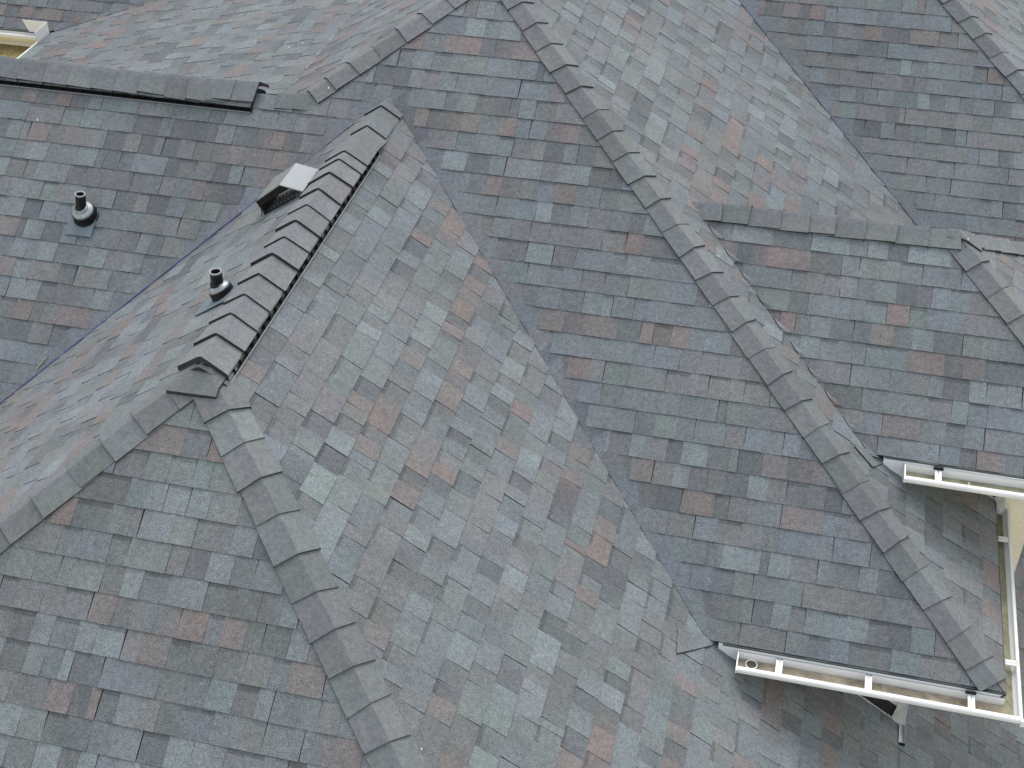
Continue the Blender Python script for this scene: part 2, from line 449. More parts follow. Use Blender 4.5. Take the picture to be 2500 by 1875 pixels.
# ------------------------------------------------------------------ closed-cut valleys: shingles laid lengthwise along the line
def valley_strip(p0, p1, inward, zf, seed, tint, wid=.15, chalk=None, label=None):
    """p0 top, p1 bottom (plan), inward: plan unit vector away from the line, on the slope zf"""
    rg = random.Random(seed); mb = MB()
    p0 = V((*p0, 0)); p1 = V((*p1, 0)); d = (p1 - p0); Lh = d.length; d.normalize(); inw = V((*inward, 0))
    gx, gy = zf(1, 0) - zf(0, 0), zf(0, 1) - zf(0, 0); N = V((-gx, -gy, 1)).normalized()
    def P(s, o, h):
        q = p0 + d * s + inw * o; return V((q.x, q.y, zf(q.x, q.y))) + N * h
    s = 0
    while s < Lh:
        ln = min(rg.uniform(.55, .9), Lh - s)
        e = s; cur = None
        while e < s + ln - 1e-4:
            w = min(rg.uniform(.09, .28), s + ln - e)
            c = vary(rg, mixc(pick(rg, [(SLATE, .4), (MAUVE, .3), (DARK, .15), (GREEN, .15)]), tint, .22))
            h = .0075; j0, j1 = rg.uniform(-.003, .003), rg.uniform(-.003, .003)
            pts = [(e, j0), (e + w, j1), (e + w, wid), (e, wid)]
            top = [P(a, o, h if o < .05 else -.0012) for a, o in pts]
            nz = (top[1] - top[0]).cross(top[3] - top[0]).z
            if nz < 0: top = top[::-1]; pts = pts[::-1]
            mb.face(top, M_SH, c)
            bot = [P(a, o, -.006) for a, o in pts]
            for i in range(4):
                k = (i + 1) % 4
                mb.face([top[i], bot[i], bot[k], top[k]], M_EDGE)
            if chalk and s > .75:
                # builder's blue chalk snapped along the cut, a line of dust
                a0 = e; b0 = e + w
                q = [P(a0, j0 - .001, h + .0007), P(b0, j1 - .001, h + .0007), P(b0, .004 + rg.uniform(0, .006), h + .0007), P(a0, .003 + rg.uniform(0, .006), h + .0007)]
                if (q[1] - q[0]).cross(q[3] - q[0]).z < 0: q = q[::-1]
                mb.face(q, M_SH, vary(rg, chalk, .2))
            e += w
        s += ln
    return mb.build('valley_strip', HOUSE, label)

yb = YE + .02
r2 = S / SW; n2 = math.hypot(1, r2)
valley_strip((XW + (YW1 + .12 - YW1) * 0 + .03, YW1 - .03), (XW + (YW1 - yb) * r2, yb), (1 / n2, r2 / n2), zP4, 1, lin(96, 96, 112), label='cut valley right of the front wing')
valley_strip((XW - .03, YW1 - .03), (XW - (YW1 - yb) * r2, yb), (-1 / n2, r2 / n2), zP4, 2, lin(98, 100, 118), chalk=lin(58, 70, 112), label='cut valley left of the front wing with blue chalk line')
r7 = S7 / SR; n7 = math.hypot(1, r7)
valley_strip((C7 - 4.4 * r7, 4.4), (C7 - .3 * r7, .3), (1 / n7, r7 / n7), zP7, 3, lin(92, 92, 108), wid=.15, chalk=lin(78, 80, 98), label='cut valley of the rear right wing')
valley_strip((EX + 2.7 / SL2 * .667, EY + 2.7), (EX + .02, EY + .008), (-.375 / 1.068, 1 / 1.068), zP9, 4, lin(108, 110, 116), wid=.09, label='cut valley above the courtyard corner')

# ------------------------------------------------------------------ ridge and hip cap shingles
CAP = lin(108, 111, 112)
def cap_row(top, bot, fA, fB, butts, seed, w=.110, lift=0.0, t1=.016, label=None, start=None, name='hip_cap_row', tone=1.0, wj=.004):
    """caps bent over the line top->bot; fA, fB the planes on either side; butts = distances of each cap's exposed end
    from top; every cap reaches from its butt back under the one above"""
    rg = random.Random(seed); mb = MB()
    top, bot = V(top), V(bot); d = (bot - top).normalized()
    mid = (top + bot) / 2
    def perp(f, g):
        gx, gy = f(1, 0) - f(0, 0), f(0, 1) - f(0, 0); N = V((-gx, -gy, 1)).normalized()
        sd = d.cross(N).normalized()
        q = mid + sd * .3
        if f(q.x, q.y) - f(mid.x, mid.y) > g(q.x, q.y) - g(mid.x, mid.y): sd = -sd
        return sd, N
    sA, nA = perp(fA, fB); sB, nB = perp(fB, fA)
    up = (nA + nB).normalized()
    prev = 0.0 if start is None else start
    for i, b in enumerate(butts):
        a = prev - (.10 if i else 0); prev = b
        ww = w + rg.uniform(-wj, wj); sk = rg.uniform(-.010, .010); sh = rg.uniform(-.004, .004)
        th = t1 + rg.uniform(-.004, .005)
        base = vary(rg, tuple(q * tone for q in CAP), .11)
        cA = vary(rg, base, .02); cB = vary(rg, base, .02)
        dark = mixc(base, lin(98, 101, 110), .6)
        rows = []
        for s_, h in ((a, .0015), ((a + b) / 2, th * .6), (b, th)):
            o = top + d * s_ + V((0, 0, lift(s_) if callable(lift) else lift))
            skw = sk * (s_ - a) / max(.01, b - a)
            c0 = o + up * (h + .0005)
            pA = lambda q: o + sA * (q + sh) + nA * h + d * skw * q / ww
            pB = lambda q: o + sB * (q - sh) + nB * h - d * skw * q / ww
            rows.append([pA(ww), pA(ww * .5), pA(.012), c0, pB(.012), pB(ww * .5), pB(ww)])
        for r_ in range(2):
            for k in range(6):
                q = [rows[r_][k], rows[r_ + 1][k], rows[r_ + 1][k + 1], rows[r_][k + 1]]
                nz = (q[1] - q[0]).cross(q[3] - q[0])
                if nz.dot(up) < 0: q = q[::-1]
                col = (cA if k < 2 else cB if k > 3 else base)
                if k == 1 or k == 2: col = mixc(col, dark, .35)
                mb.face(q, M_CAP, col)
        # cut edges: butt end and both long sides
        lo = [p - up * (th + .004) for p in rows[2]]
        for k in range(6): mb.face([rows[2][k], lo[k], lo[k + 1], rows[2][k + 1]], M_EDGE)
        for k in (0, 6):
            for r_ in range(2):
                p, q = rows[r_][k], rows[r_ + 1][k]
                nn = nA if k == 0 else nB
                mb.face([p, p - nn * .012, q - nn * .012, q], M_EDGE)
    return mb.build(name, HOUSE, label)

def along(top, d, coord, vals):
    """distances along d from top at which the given coordinate takes each value"""
    return [(v - top[coord]) / d[coord] for v in vals]
rj = random.Random(5)
def regular(y0, y1, n, j=.004): return [y0 + (y1 - y0) * i / (n - 1) + rj.uniform(-j, j) for i in range(n)]

# main right hip
T = V((0, 0, .004)); Bp = V((XE, YE, ZE + .004)); d = (Bp - T).normalized()
bl = along(T, d, 1, regular(-.110, -3.437, 28)) + [(Bp - T).length - .075]
cap_row(T, Bp, zP4, zP5, bl, 101, label='long hip of cap shingles from the peak to the corner gutter')
# main left hip (from the peak down to the left ridge end)
T = V((0, 0, .004)); Bp = V((YL * S / SL, YL, ZL + .004)); d = (Bp - T).normalized()
bl = along(T, d, 1, [-.02, -.135, -.252, -.369, -.489, -.615, -.732, -.845, -.935])
cap_row(T, Bp, zL1, zP4, bl, 102, label='short hip of cap shingles left of the peak')
# cap where the left hip turns into the left ridge
T = V((-1.02, YL + .02, ZL + .012)); Bp = V((-1.36, YL, ZL + .002))
cap_row(T, Bp, zLB, zP4, [.13, .255], 103, name='ridge_cap_row', label='level caps joining the left hip to the left ridge')
# front wing hips
A = V((XW, Y2, ZW + .003)); n_ = 2.9
Bp = V((XW - n_, Y2 - n_ * SW / SF, ZW - n_ * SW + .003)); d = (Bp - A).normalized()
bl = along(A, d, 1, regular(-4.062, -6.6, 20))
cap_row(A, Bp, zP1, zP3, bl, 104, w=.118, label='left hip of the front wing')
Bp = V((XW + n_, Y2 - n_ * SW / SF, ZW - n_ * SW + .003)); d = (Bp - A).normalized()
bl = along(A, d, 1, [-4.107, -4.228, -4.358, -4.49, -4.631, -4.761, -4.888, -5.012, -5.131, -5.253] + regular(-5.38, -6.6, 10))
cap_row(A, Bp, zP1, zP2, bl, 105, w=.121, t1=.017, label='right hip of the front wing with thick raised butts')
# right wing ridge, from its end towards the main roof
T = V((1.60, YR, ZR + .004)); Bp = V((XR + .05, YR, ZR + .004))
cap_row(T, Bp, zP6, zP6B, [x - 1.60 for x in (1.773, 1.958, 2.153, 2.332, 2.493, 2.682, 2.875, 3.065, 3.253)], 106, name='ridge_cap_row', start=.03, w=.122, t1=.024, wj=.007, label='ridge caps of the right wing')
A = V((XR, YR, ZR + .003)); Bp = V((XR + 1.29, YR - 1.29 * SR / S6, ZR - 1.29 * SR + .003)); d = (Bp - A).normalized()
cap_row(A, Bp, zP6, zP6R, along(A, d, 1, [-1.271, -1.402, -1.534] + regular(-1.66, -2.36, 7)), 107, label='front hip of the right wing')
Bp = V((XR + 1.29, YR + 1.29 * SR / S6, ZR - 1.29 * SR + .003)); d = (Bp - A).normalized()
cap_row(A, Bp, zP6R, zP6B, along(A, d, 1, [YR + .11 + .12 * i for i in range(9)]), 108, t1=.019, label='rear hip of the right wing')
# rear right wing hip
T = V((H7 - 4.4 * r7, 4.4, zP7(0, 4.4) + .003)); Bp = V((H7 - .2 * r7, .2, zP7(0, .2) + .003)); d = (Bp - T).normalized()
cap_row(T, Bp, zP7, zP8, along(T, d, 1, regular(4.28, .33, 33)), 109, label='hip of the rear right wing')
# vented ridges: caps ride on the vent
VLIFT = .045
T = V((XW, YW1 - .02, ZW + .004)); Bp = V((XW, Y2, ZW + .004))
cap_row(T, Bp, zP2, zP3, [-(y - YW1 + .02) for y in (-1.075, -1.365)], 110, name='ridge_cap_row', w=.135, start=.06, t1=.02, label='two low caps at the inner end of the front ridge')
cap_row(T, Bp, zP2, zP3, [-(y - YW1 + .02) for y in (-1.794, -1.896, -2.068, -2.262, -2.449, -2.634, -2.811, -2.992, -3.191, -3.389, -3.569, -3.757, -3.955)],
        111, name='ridge_cap_row', w=.150, lift=lambda q: (VLIFT - .004) * min(1, max(0, (q - .43) / .16)), start=.42, t1=.023, label='raised ridge caps over the front ridge vent', tone=1.12)
cap_row(T, Bp, zP2, zP3, [-(-3.985 - YW1 + .02)], 112, name='ridge_cap_row', w=.15, start=2.9, t1=.02, label='last low cap at the front end of the ridge')
T = V((-1.60, YL, ZL + .004)); Bp = V((-9.2, YL, ZL + .004))
xs = [-1.74, -1.90, -2.048, -2.247, -2.422, -2.597, -2.772, -2.964, -3.157, -3.35] + [-3.35 - .19 * i for i in range(1, 30)]
cap_row(T, Bp, zP4, zLB, [-1.60 - x for x in xs], 113, name='ridge_cap_row', w=.156, lift=VLIFT - .002, t1=.029, wj=.010, label='raised ridge caps over the left ridge vent')
T = V((-1.86, YL, ZL + .004)); Bp = V((-1.3, YL, ZL + .004))
cap_row(T, Bp, zP4, zLB, [.29, .457], 114, name='ridge_cap_row', w=.142, lift=VLIFT + .016, t1=.016, label='two end caps at the open right end of the left ridge')

# ------------------------------------------------------------------ ridge vents under those caps
def ridge_vent(y_or_x, ends, zr, axis, fA, fB, lip_mat, seed, label, wm):
    """axis 'y': ridge runs along y at x = y_or_x; axis 'x': runs along x at y = y_or_x"""
    root = empty('ridge_vent', HOUSE, label)
    rg = random.Random(seed)
    a, b = ends
    dirv = V((0, 1, 0)) if axis == 'y' else V((1, 0, 0))
    org = V((y_or_x, 0, zr)) if axis == 'y' else V((0, y_or_x, zr))
    body = MB(); fins = MB(); lip = MB()
    for f, sgn in ((fA, 1), (fB, -1)):
        gx, gy = f(1, 0) - f(0, 0), f(0, 1) - f(0, 0); N = V((-gx, -gy, 1)).normalized()
        sd = dirv.cross(N).normalized()
        if sd.z > 0: sd = -sd
        P = lambda s, q, h: org + dirv * s + sd * q + N * h
        w0 = .132
        body.face([P(a, 0, .03), P(b, 0, .03), P(b, w0, .036), P(a, w0, .036)], M_VENT)
        body.face([P(a, w0, .036), P(b, w0, .036), P(b, w0 + .004, -.002), P(a, w0 + .004, -.002)], wm)
        for e in (a, b):
            body.face([P(e, 0, -.01), P(e, 0, .03), P(e, w0, .036), P(e, w0, -.01)], M_BLACK)
        n = int((b - a) / .078)
        for i in range(n + 1):
            s = a + (b - a) * i / n
            t = .0045
            tri = [P(s, w0 - .01, .034), P(s, w0 + .014, .026), P(s, w0 + .026, .002), P(s, w0 - .01, .002)]
            fins.prism(tri, dirv * t, M_BLACK)
            m = 9 if axis == 'x' else 0
            for j in range(1, m):
                s2 = s + (b - a) / n * j / m
                if s2 < b: fins.box(P(s2, w0 + .006, .016), (.0016, .003, .015), M_BLACK, (dirv, sd, N))
        lip.prism([P(a, w0 + .026, .013), P(b, w0 + .026, .013), P(b, w0 + .033, .012), P(a, w0 + .033, .012)] if axis == 'x' and False else
                  [P(a, w0 + .027, .015), P(a, w0 + .032, .014), P(b, w0 + .032, .014), P(b, w0 + .027, .015)], N * -.013, lip_mat, M_VLIPD)
        lip.prism([P(a, w0 - .01, .003), P(a, w0 + .026, .003), P(b, w0 + .026, .003), P(b, w0 - .01, .003)], N * -.003, M_BLACK)
    body.build('vent_body', root); fins.build('vent_grille', root); lip.build('vent_lip', root)
ridge_vent(XW, (-3.955, -1.56), ZW + .004, 'y', zP2, zP3, M_VLIP, 1, 'black slotted ridge vent along the front ridge', M_SLOT)
ridge_vent(YL, (-9.2, -1.43), ZL + .004, 'x', zP4, zLB, M_VLIPD, 2, 'black slotted ridge vent along the left ridge', M_VENT)

# ------------------------------------------------------------------ draped shingle pieces (apex caps, woven valley ends)
def drape(poly, zf, h, cols, name, label=None, th=.012, n=7, bend=None):
    """bilinear patch over a plan quad, following zf"""
    mb = MB(); p = [V((*q, 0)) for q in poly]
    G = []
    for i in range(n + 1):
        row = []
        for j in range(n + 1):
            s, t = i / n, j / n
            q = p[0] * (1 - s) * (1 - t) + p[1] * s * (1 - t) + p[2] * s * t + p[3] * (1 - s) * t
            row.append(V((q.x, q.y, zf(q.x, q.y) + (h(s, t) if callable(h) else h))))
        G.append(row)
    for i in range(n):
        for j in range(n):
            q = [G[i][j], G[i + 1][j], G[i + 1][j + 1], G[i][j + 1]]
            if (q[1] - q[0]).cross(q[3] - q[0]).z < 0: q = q[::-1]
            mb.face(q, M_CAP if 'cap' in name else M_SH, cols[(i * len(cols)) // n])
    rim = [G[i][0] for i in range(n + 1)] + [G[n][j] for j in range(1, n + 1)] + [G[i][n] for i in range(n - 1, -1, -1)] + [G[0][j] for j in range(n - 1, 0, -1)]
    for i in range(len(rim)):
        a, b = rim[i], rim[(i + 1) % len(rim)]
        mb.face([a, a - V((0, 0, th)), b - V((0, 0, th)), b], M_EDGE)
    return mb.build(name, HOUSE, label)
fw = lambda x, y: min(zP1(x, y), zP2(x, y), zP3(x, y))
capc = [CAP, lin(104, 109, 109), CAP]
drape([(-.655, -4.084), (-.390, -4.079), (-.385, -3.93), (-.655, -3.93)], fw, .040, capc, 'apex_cap', 'bent cap shingle over the front end of the ridge', th=.02)
fr = lambda x, y: min(zP6(x, y), zP6R(x, y), zP6B(x, y))
drape([(3.17, -1.165), (3.395, -1.165), (3.40, -1.03), (3.17, -1.02)], fr, .030, capc, 'apex_cap', 'bent cap shingle over the end of the right ridge', th=.014)
# shingle ends of the lowest courses turned out of the valleys onto the slope below
drape([(1.935, -3.62), (2.16, -3.515), (2.125, -3.585), (1.953, -3.788)], zP2, .016, [MAUVE, SLATE, PALE, SLATE], 'valley_flap', 'loose shingle end lying at the foot of the front valley')
drape([(2.773, -2.40), (2.99, -2.285), (3.00, -2.315), (2.895, -2.475)], zP5, .014, [GREEN, SLATE, PALE], 'valley_flap', 'loose shingle end beside the right wing gutter')

# ------------------------------------------------------------------ gutters
GPROF = [(0.0, 0.0), (0.0, -.078), (.048, -.078), (.066, -.058), (.092, -.040), (.104, -.024), (.106, -.006), (.102, .002), (.086, .002), (.082, -.003), (.082, -.013)]
def gutter(a, b, out, label, hangers=(), ends=(True, True), silt=M_DIRT, ring=None, mitre=(0, 0), gw=1.0):
    """a, b: eave end points (top back corner); out: outward unit vector"""
    root = empty('gutter', HOUSE, label)
    a, b, out = V(a), V(b), V(out); d = (b - a).normalized(); up = V((0, 0, 1))
    mb = MB(); t = .003
    def P(e, o, z, m): return e + out * o * gw + up * z + d * m * o * gw
    for i in range(len(GPROF) - 1):
        (o0, z0), (o1, z1) = GPROF[i], GPROF[i + 1]
        q = [P(a, o0, z0, mitre[0]), P(b, o0, z0, mitre[1]), P(b, o1, z1, mitre[1]), P(a, o1, z1, mitre[0])]
        nv = (q[1] - q[0]).cross(q[3] - q[0]).normalized()
        mb.face(q, M_WHITE); mb.face([p + nv * t * .5 for p in q][::-1], M_WHITE)
    mb.build('trough', root)
    for e, on, s in ((a, ends[0], -1), (b, ends[1], 1)):
        if on:
            m2 = MB()
            pr = [(0, .004), (0, -.081), (.050, -.081), (.069, -.061), (.095, -.043), (.108, -.025), (.109, .004)]
            m2.prism([e + d * s * .001 + out * o * gw + up * z for o, z in pr], d * s * .007, M_WHITE)
            m2.build('end_cap', root)
    ms = MB()
    rg = random.Random(len(label)); n = 24
    for i in range(n):
        s0, s1 = i / n, (i + 1) / n
        h0 = -.058 + rg.uniform(0, .004)
        pa = a.lerp(b, s0); pb = a.lerp(b, s1)
        ms.face([P(pa, .003, h0, mitre[0] * (1 - s0) + mitre[1] * s0), P(pa, .064, h0, mitre[0] * (1 - s0) + mitre[1] * s0),
                 P(pb, .064, h0, mitre[0] * (1 - s1) + mitre[1] * s1), P(pb, .003, h0, mitre[0] * (1 - s1) + mitre[1] * s1)], silt)
    ms.build('silt', root)
    for h in hangers:
        m3 = MB(); c = a + d * h
        for s in (-.011, .011):
            m3.box(c + d * s + out * .047 * gw + up * -.004, (.0075, .047 * gw, .004), M_WHITE, (d, out, up))
        m3.box(c + out * .042 * gw + up * -.010, (.018, .042 * gw, .002), M_WHITE, (d, out, up))
        m3.box(c + out * .006 + up * -.022, (.016, .004, .022), M_WHITE, (d, out, up))
        m3.build('hanger', root)
    if ring is not None:
        m4 = MB()
        m4.lathe(a + d * ring + out * .036 + up * -.056, up, [(.034, 0), (.034, .010), (.029, .010), (.029, -.004)], M_WHITE, 28)
        m4.lathe(a + d * ring + out * .036 + up * -.0515, up, [(.029, 0), (.0, .0)], M_HOLE, 28)
        m4.build('outlet_ring', root)
    return root
GZ = ZE - .024
XG = XE + .006
gutter((2.285, YE - .004, GZ), (XG, YE - .004, GZ), (0, -1, 0), 'white front gutter with brown silt under the main eave', hangers=(.225, .71, 1.255), ends=(True, False), ring=.075, mitre=(0, .82 / 1.28), gw=1.28)
gutter((XG, YE - .004, GZ), (XG, -2.02, GZ), (1, 0, 0), 'white side gutter with greenish silt along the right eave', hangers=(.27, 1.27), ends=(False, True), silt=M_DIRTR, mitre=(-1.28 / .82, 0), gw=.82)
gutter((3.085, Y6 - .004, Z6 - .020), (XR + 1.295, Y6 - .004, Z6 - .020), (0, -1, 0), 'white gutter of the right wing', hangers=(.185, .8), ends=(True, True), silt=M_DIRTR, gw=1.3)
gutter((EX - .004, -1.2, EZ - .02), (EX - .004, EY - .004, EZ - .02), (-1, 0, 0), 'white courtyard gutter along the low left slope', ends=(True, False), mitre=(0, -1), gw=.6)
gutter((-10.9, EY - .004, EZ - .02), (EX - .004, EY - .004, EZ - .02), (0, -1, 0), 'white courtyard gutter under the far slope', ends=(True, False), silt=M_DIRTR, mitre=(0, -1), gw=.8)
# corner mitre knob of the main gutter
mb = MB(); mb.box((XG + .085, YE - .134, GZ - .018), (.010, .010, .022), M_WHITE); mb.build('gutter_mitre', HOUSE)

# fascia boards, drip edges, soffits
def board(name, a, b, thick, zt, zb, mat, label=None):
    """vertical board between plan points a and b"""
    mb = MB(); a, b = V((*a, 0)), V((*b, 0)); d = (b - a).normalized(); nrm = V((d.y, -d.x, 0))
    pts = [V((p.x, p.y, z)) for p, z in ((a, zb), (b, zb), (b, zt), (a, zt))]
    mb.prism(pts, nrm * -thick, mat)
    return mb.build(name, HOUSE, label)
board('fascia', (2.165, YE + .004), (XE - .02, YE + .004), .02, ZE - .001, ZE - .175, M_FASCIA)
board('fascia', (XE + .0015, YE + .004), (XE + .0015, -1.985), .02, ZE - .004, ZE - .175, M_FASCIA)
board('fascia', (2.955, Y6 + .002), (XR + 1.27, Y6 + .002), .02, Z6 - .001, Z6 - .165, M_FASCIA)
board('fascia', (EX + .012, EY), (EX + .012, -1.2), .02, EZ - .014, EZ - .17, M_FASCIA)
board('fascia', (-10.9, EY + .012), (EX, EY + .012), .02, EZ - .014, EZ - .17, M_FASCIA)
def drip(a, b, out, n):
    mb = MB(); a, b, out = V(a), V(b), V(out)
    q = [a, b, b + out * .022 + V((0, 0, -.006)), a + out * .022 + V((0, 0, -.006))]
    mb.prism(q, V((0, 0, -.004)), M_DRIP)
    q = [a + out * .020 + V((0, 0, -.006)), b + out * .020 + V((0, 0, -.006)), b + out * .022 + V((0, 0, -.015)), a + out * .022 + V((0, 0, -.015))]
    mb.prism(q, out * -.002, M_DRIP)
    mb.build('drip_edge', HOUSE)
drip((2.19, YE + .022, ZE + .0105), (XE + .002, YE + .022, ZE + .0105), (0, -1, 0), 0)
drip((XE - .016, YE, ZE + .006), (XE - .016, -1.99, ZE + .006), (1, 0, 0), 0)
drip((2.96, Y6 + .020, Z6 + .010), (XR + 1.29, Y6 + .020, Z6 + .010), (0, -1, 0), 0)
drip((-10.9, EY + .010, EZ - .001), (EX, EY + .010, EZ - .001), (0, -1, 0), 0)
# shingle ends of the right wing turned up onto the main slope at the woven valley
rg = random.Random(31); mb = MB(); k = 0
while True:
    yv = Y6 - .010 + k * EXPO / k6; k += 1
    if yv > YR - .14: break
    c0 = (x56(yv), yv); l = rg.uniform(.03, .065)
    c1 = (x56(yv + .075) + .01, yv + .075); tp = (c0[0] - l * .75, c0[1] + l * .55)
    c2 = (c0[0] + .05, yv)
    Pq = lambda q, h: V((q[0], q[1], max(zP5(*q), zP6(*q)) + h))
    top = [Pq(c2, .0085), Pq(c1, .006), Pq(tp, .0125), Pq(c0, .010)]
    if (top[1] - top[0]).cross(top[3] - top[0]).z < 0: top = top[::-1]
    c = vary(rg, pick(rg, HI + LO)); mb.face(top, M_SH, c)
    lo_ = [p - V((0, 0, .007)) for p in top]
    for i in range(4): mb.face([top[i], lo_[i], lo_[(i + 1) % 4], top[(i + 1) % 4]], M_EDGE)
mb.build('valley_strip', HOUSE, 'woven shingle ends along the valley of the right wing')
# the dark tabs hung under the drip edge at two hangers
for x, y, z in ((3.535, YE - .016, ZE - .010), (3.27, Y6 - .016, Z6 - .010)):
    mb = MB(); mb.box((x, y, z), (.028, .004, .010), M_BLACK); mb.build('hanger_clip', HOUSE)

# ------------------------------------------------------------------ walls
def wall(name, x0, x1, y0, y1, z0, z1, label=None):
    mb = MB(); mb.box(((x0 + x1) / 2, (y0 + y1) / 2, (z0 + z1) / 2), ((x1 - x0) / 2, (y1 - y0) / 2, (z1 - z0) / 2), M_STUCCO)
    return mb.build(name, HOUSE, label)
YW_, XWALL = -3.21, 3.252
wall('wall', 1.4, XWALL, YW_, YW_ + .15, -4.4, ZE - .19, 'cream stucco wall under the front gutter')
wall('wall', XWALL - .15, XWALL, YW_ + .152, -1.98, -4.4, ZE - .19, 'cream stucco wall under the side gutter')
wall('wall', 2.6, 3.96, -1.975, -1.82, -4.6, Z6 - .05, 'cream stucco wall of the right wing')
wall('wall', 3.81, 3.96, -1.818, -.3, -4.6, Z6 - .05, 'cream stucco end wall of the right wing')
wall('wall', -10.9, EX - .3, EY + .30, EY + .45, GROUND, EZ - .1, 'cream stucco wall beyond the courtyard')
wall('wall', EX + .42, EX + .57, -1.2, EY + .29, GROUND, EZ - .1, 'cream stucco wall beside the courtyard')
def soffit(x0, x1, y0, y1, z):
    mb = MB(); mb.box(((x0 + x1) / 2, (y0 + y1) / 2, z), ((x1 - x0) / 2, (y1 - y0) / 2, .006), M_FASCIA); mb.build('soffit', HOUSE)
soffit(2.2, XE - .035, YE + .035, YW_ + .148, ZE - .165)
soffit(XWALL + .002, XE - .035, YW_ + .15, -1.99, ZE - .165)
soffit(3.0, XR + 1.25, Y6 + .036, -1.83, Z6 - .040)
# black paper strips left bare between the stucco and the shingles, and their metal step flashing
def paper(x0, x1, y, f, h, label):
    mb = MB()
    mb.prism([(x0, y, f(x0, 0) - .02), (x1, y, f(x1, 0) - .02), (x1, y, f(x1, 0) + h), (x0, y, f(x0, 0) + h)], (0, .006, 0), M_PAPER)
    mb.build('wall_paper_strip', HOUSE, label)
    rg = random.Random(3); mb = MB(); x = x0
    while x < x1 - .01:
        w = min(.16, x1 - x); k = rg.uniform(.008, .016)
        mb.prism([(x, y - .004, f(x, 0) + .004), (x + w, y - .004, f(x + w, 0) + .004), (x + w, y - .004, f(x + w, 0) + .004 + k), (x, y - .004, f(x, 0) + .010 + k)], (0, .002, 0), M_KICK)
        x += w + .004
    mb.build('step_flashing', HOUSE)
paper(2.22, XWALL - .004, YW_ - .008, zP2, .118, 'black paper strip at the foot of the front wall')
paper(2.9, 3.765, -1.985, zP5, .125, 'black paper strip at the foot of the right wing wall')
# kick-out flashing at the wall corner and its tail on the shingles
kf_ = empty('kickout_flashing', HOUSE, 'bent grey metal flashing at the wall corner under the front gutter')
mb = MB(); yk = -3.236
mb.prism([(3.225, yk, -3.118), (3.282, yk, -3.175), (3.310, yk - .006, -3.150), (3.292, yk - .006, -2.80), (3.262, yk, -2.80), (3.246, yk, -2.94), (3.240, yk, -3.026)], (0, .003, 0), M_KICK)
mb.build('upright_plate', kf_)
mb = MB()
t0 = [V((x, y, zP2(x, y) + .016)) for x, y in ((3.278, -3.37), (3.316, -3.352), (3.312, -3.18), (3.280, -3.20))]
mb.prism(t0, (0, 0, -.004), M_KICK)
mb.prism([(3.314, -3.352, zP2(3.314, 0) + .012), (3.311, -3.18, zP2(3.311, 0) + .012), (3.311, -3.18, zP2(3.311, 0) + .055), (3.314, -3.352, zP2(3.314, 0) + .035)], (.002, 0, 0), M_KICK)
mb.build('tail_plate', kf_)
mb = MB(); mb.box((3.297, -3.372, zP2(3.297, 0) + .012), (.020, .004, .009), M_BLACK); mb.build('tail_stop', kf_)
mb = MB()
kp = [(3.70, -2.00, zP5(3.70, 0) + .03), (3.745, -2.075, -2.395), (3.765, -2.055, -2.375), (3.765, -1.99, -2.31)]
mb.prism(kp, (0, 0, -.004), M_KICK); mb.build('kickout_flashing', HOUSE, 'small grey flashing at the top of the side gutter')

# splash guard standing on the inside corner of the courtyard gutters
sg = empty('splash_guard', HOUSE, 'white angled splash guard on the inside gutter corner')
gx, gy, gz = EX - .022, EY - .018, EZ - .004
mb = MB()
mb.prism([(gx - .004, gy, gz), (gx - .205, gy, gz), (gx - .25, gy, gz + .112), (gx - .004, gy, gz + .112)], (0, .004, 0), M_WHITE)
mb.build('guard_plate', sg)
mb = MB()
mb.prism([(gx, gy + .004, gz), (gx, gy + .004, gz + .112), (gx, gy - .225, gz + .105), (gx, gy - .205, gz)], (-.004, 0, 0), M_WHITE)
mb.build('guard_plate', sg)

# ------------------------------------------------------------------ vent pipes
def vent_pipe(x, y, f, h, label, plate, tilt=(0, 0), k=1.0):
    root = empty('vent_pipe', HOUSE, label)
    z = f(x, y); gx_, gy_ = f(1, 0) - f(0, 0), f(0, 1) - f(0, 0); N = V((-gx_, -gy_, 1)).normalized()
    c = V((x, y, z))
    if plate:
        mb = MB(); P = lambda px, py, hh: V((px, py, f(px, py))) + N * hh
        mb.prism([P(px, py, .016) for px, py in plate], N * -.005, M_LEAD)
        mb.build('flashing', root)
    mb = MB()
    ax = (N * .75 + V((0, 0, .25))).normalized()
    mb.lathe(c, ax, [(r * k, q * k) for r, q in [(.108, .004), (.106, .010), (.099, .014), (.094, .070), (.086, .082)]], M_BLACK, 48)
    mb.build('rubber_skirt', root)
    mb = MB()
    mb.lathe(c, ax, [(r * k, q * k) for r, q in [(.088, .079), (.083, .092), (.064, .108), (.058, .111), (.054, .120), (.044, .130), (.036 / k, .133)]], M_GALV, 48)
    mb.build('collar', root)
    ap = V((tilt[0], tilt[1], 1)).normalized()
    b0 = c + ax * .10 * k
    mb = MB(); mb.lathe(b0, ap, [(.042, -.01), (.042, .016), (.036, .022), (.034, .024), (.033, h)], M_PIPE, 36)
    mb.lathe(b0, ap, [(.028, h), (.026, h - .06), (.0, h - .065)], M_BORE, 36)
    mb.build('pipe', root)
    mb = MB(); mb.lathe(b0, ap, [(.0335, h - .008), (.0345, h), (.033, h + .002), (.0275, h + .001), (.0275, h - .006)], M_RIM, 36)
    mb.build('pipe_rim', root)
vent_pipe(-2.368, -1.842, zP4, .118, 'black vent pipe with silver collar and square pale flashing on the left slope',
          [(-2.470, -1.968), (-2.285, -1.968), (-2.285, -1.80), (-2.470, -1.80)], (.12, 0), .84)
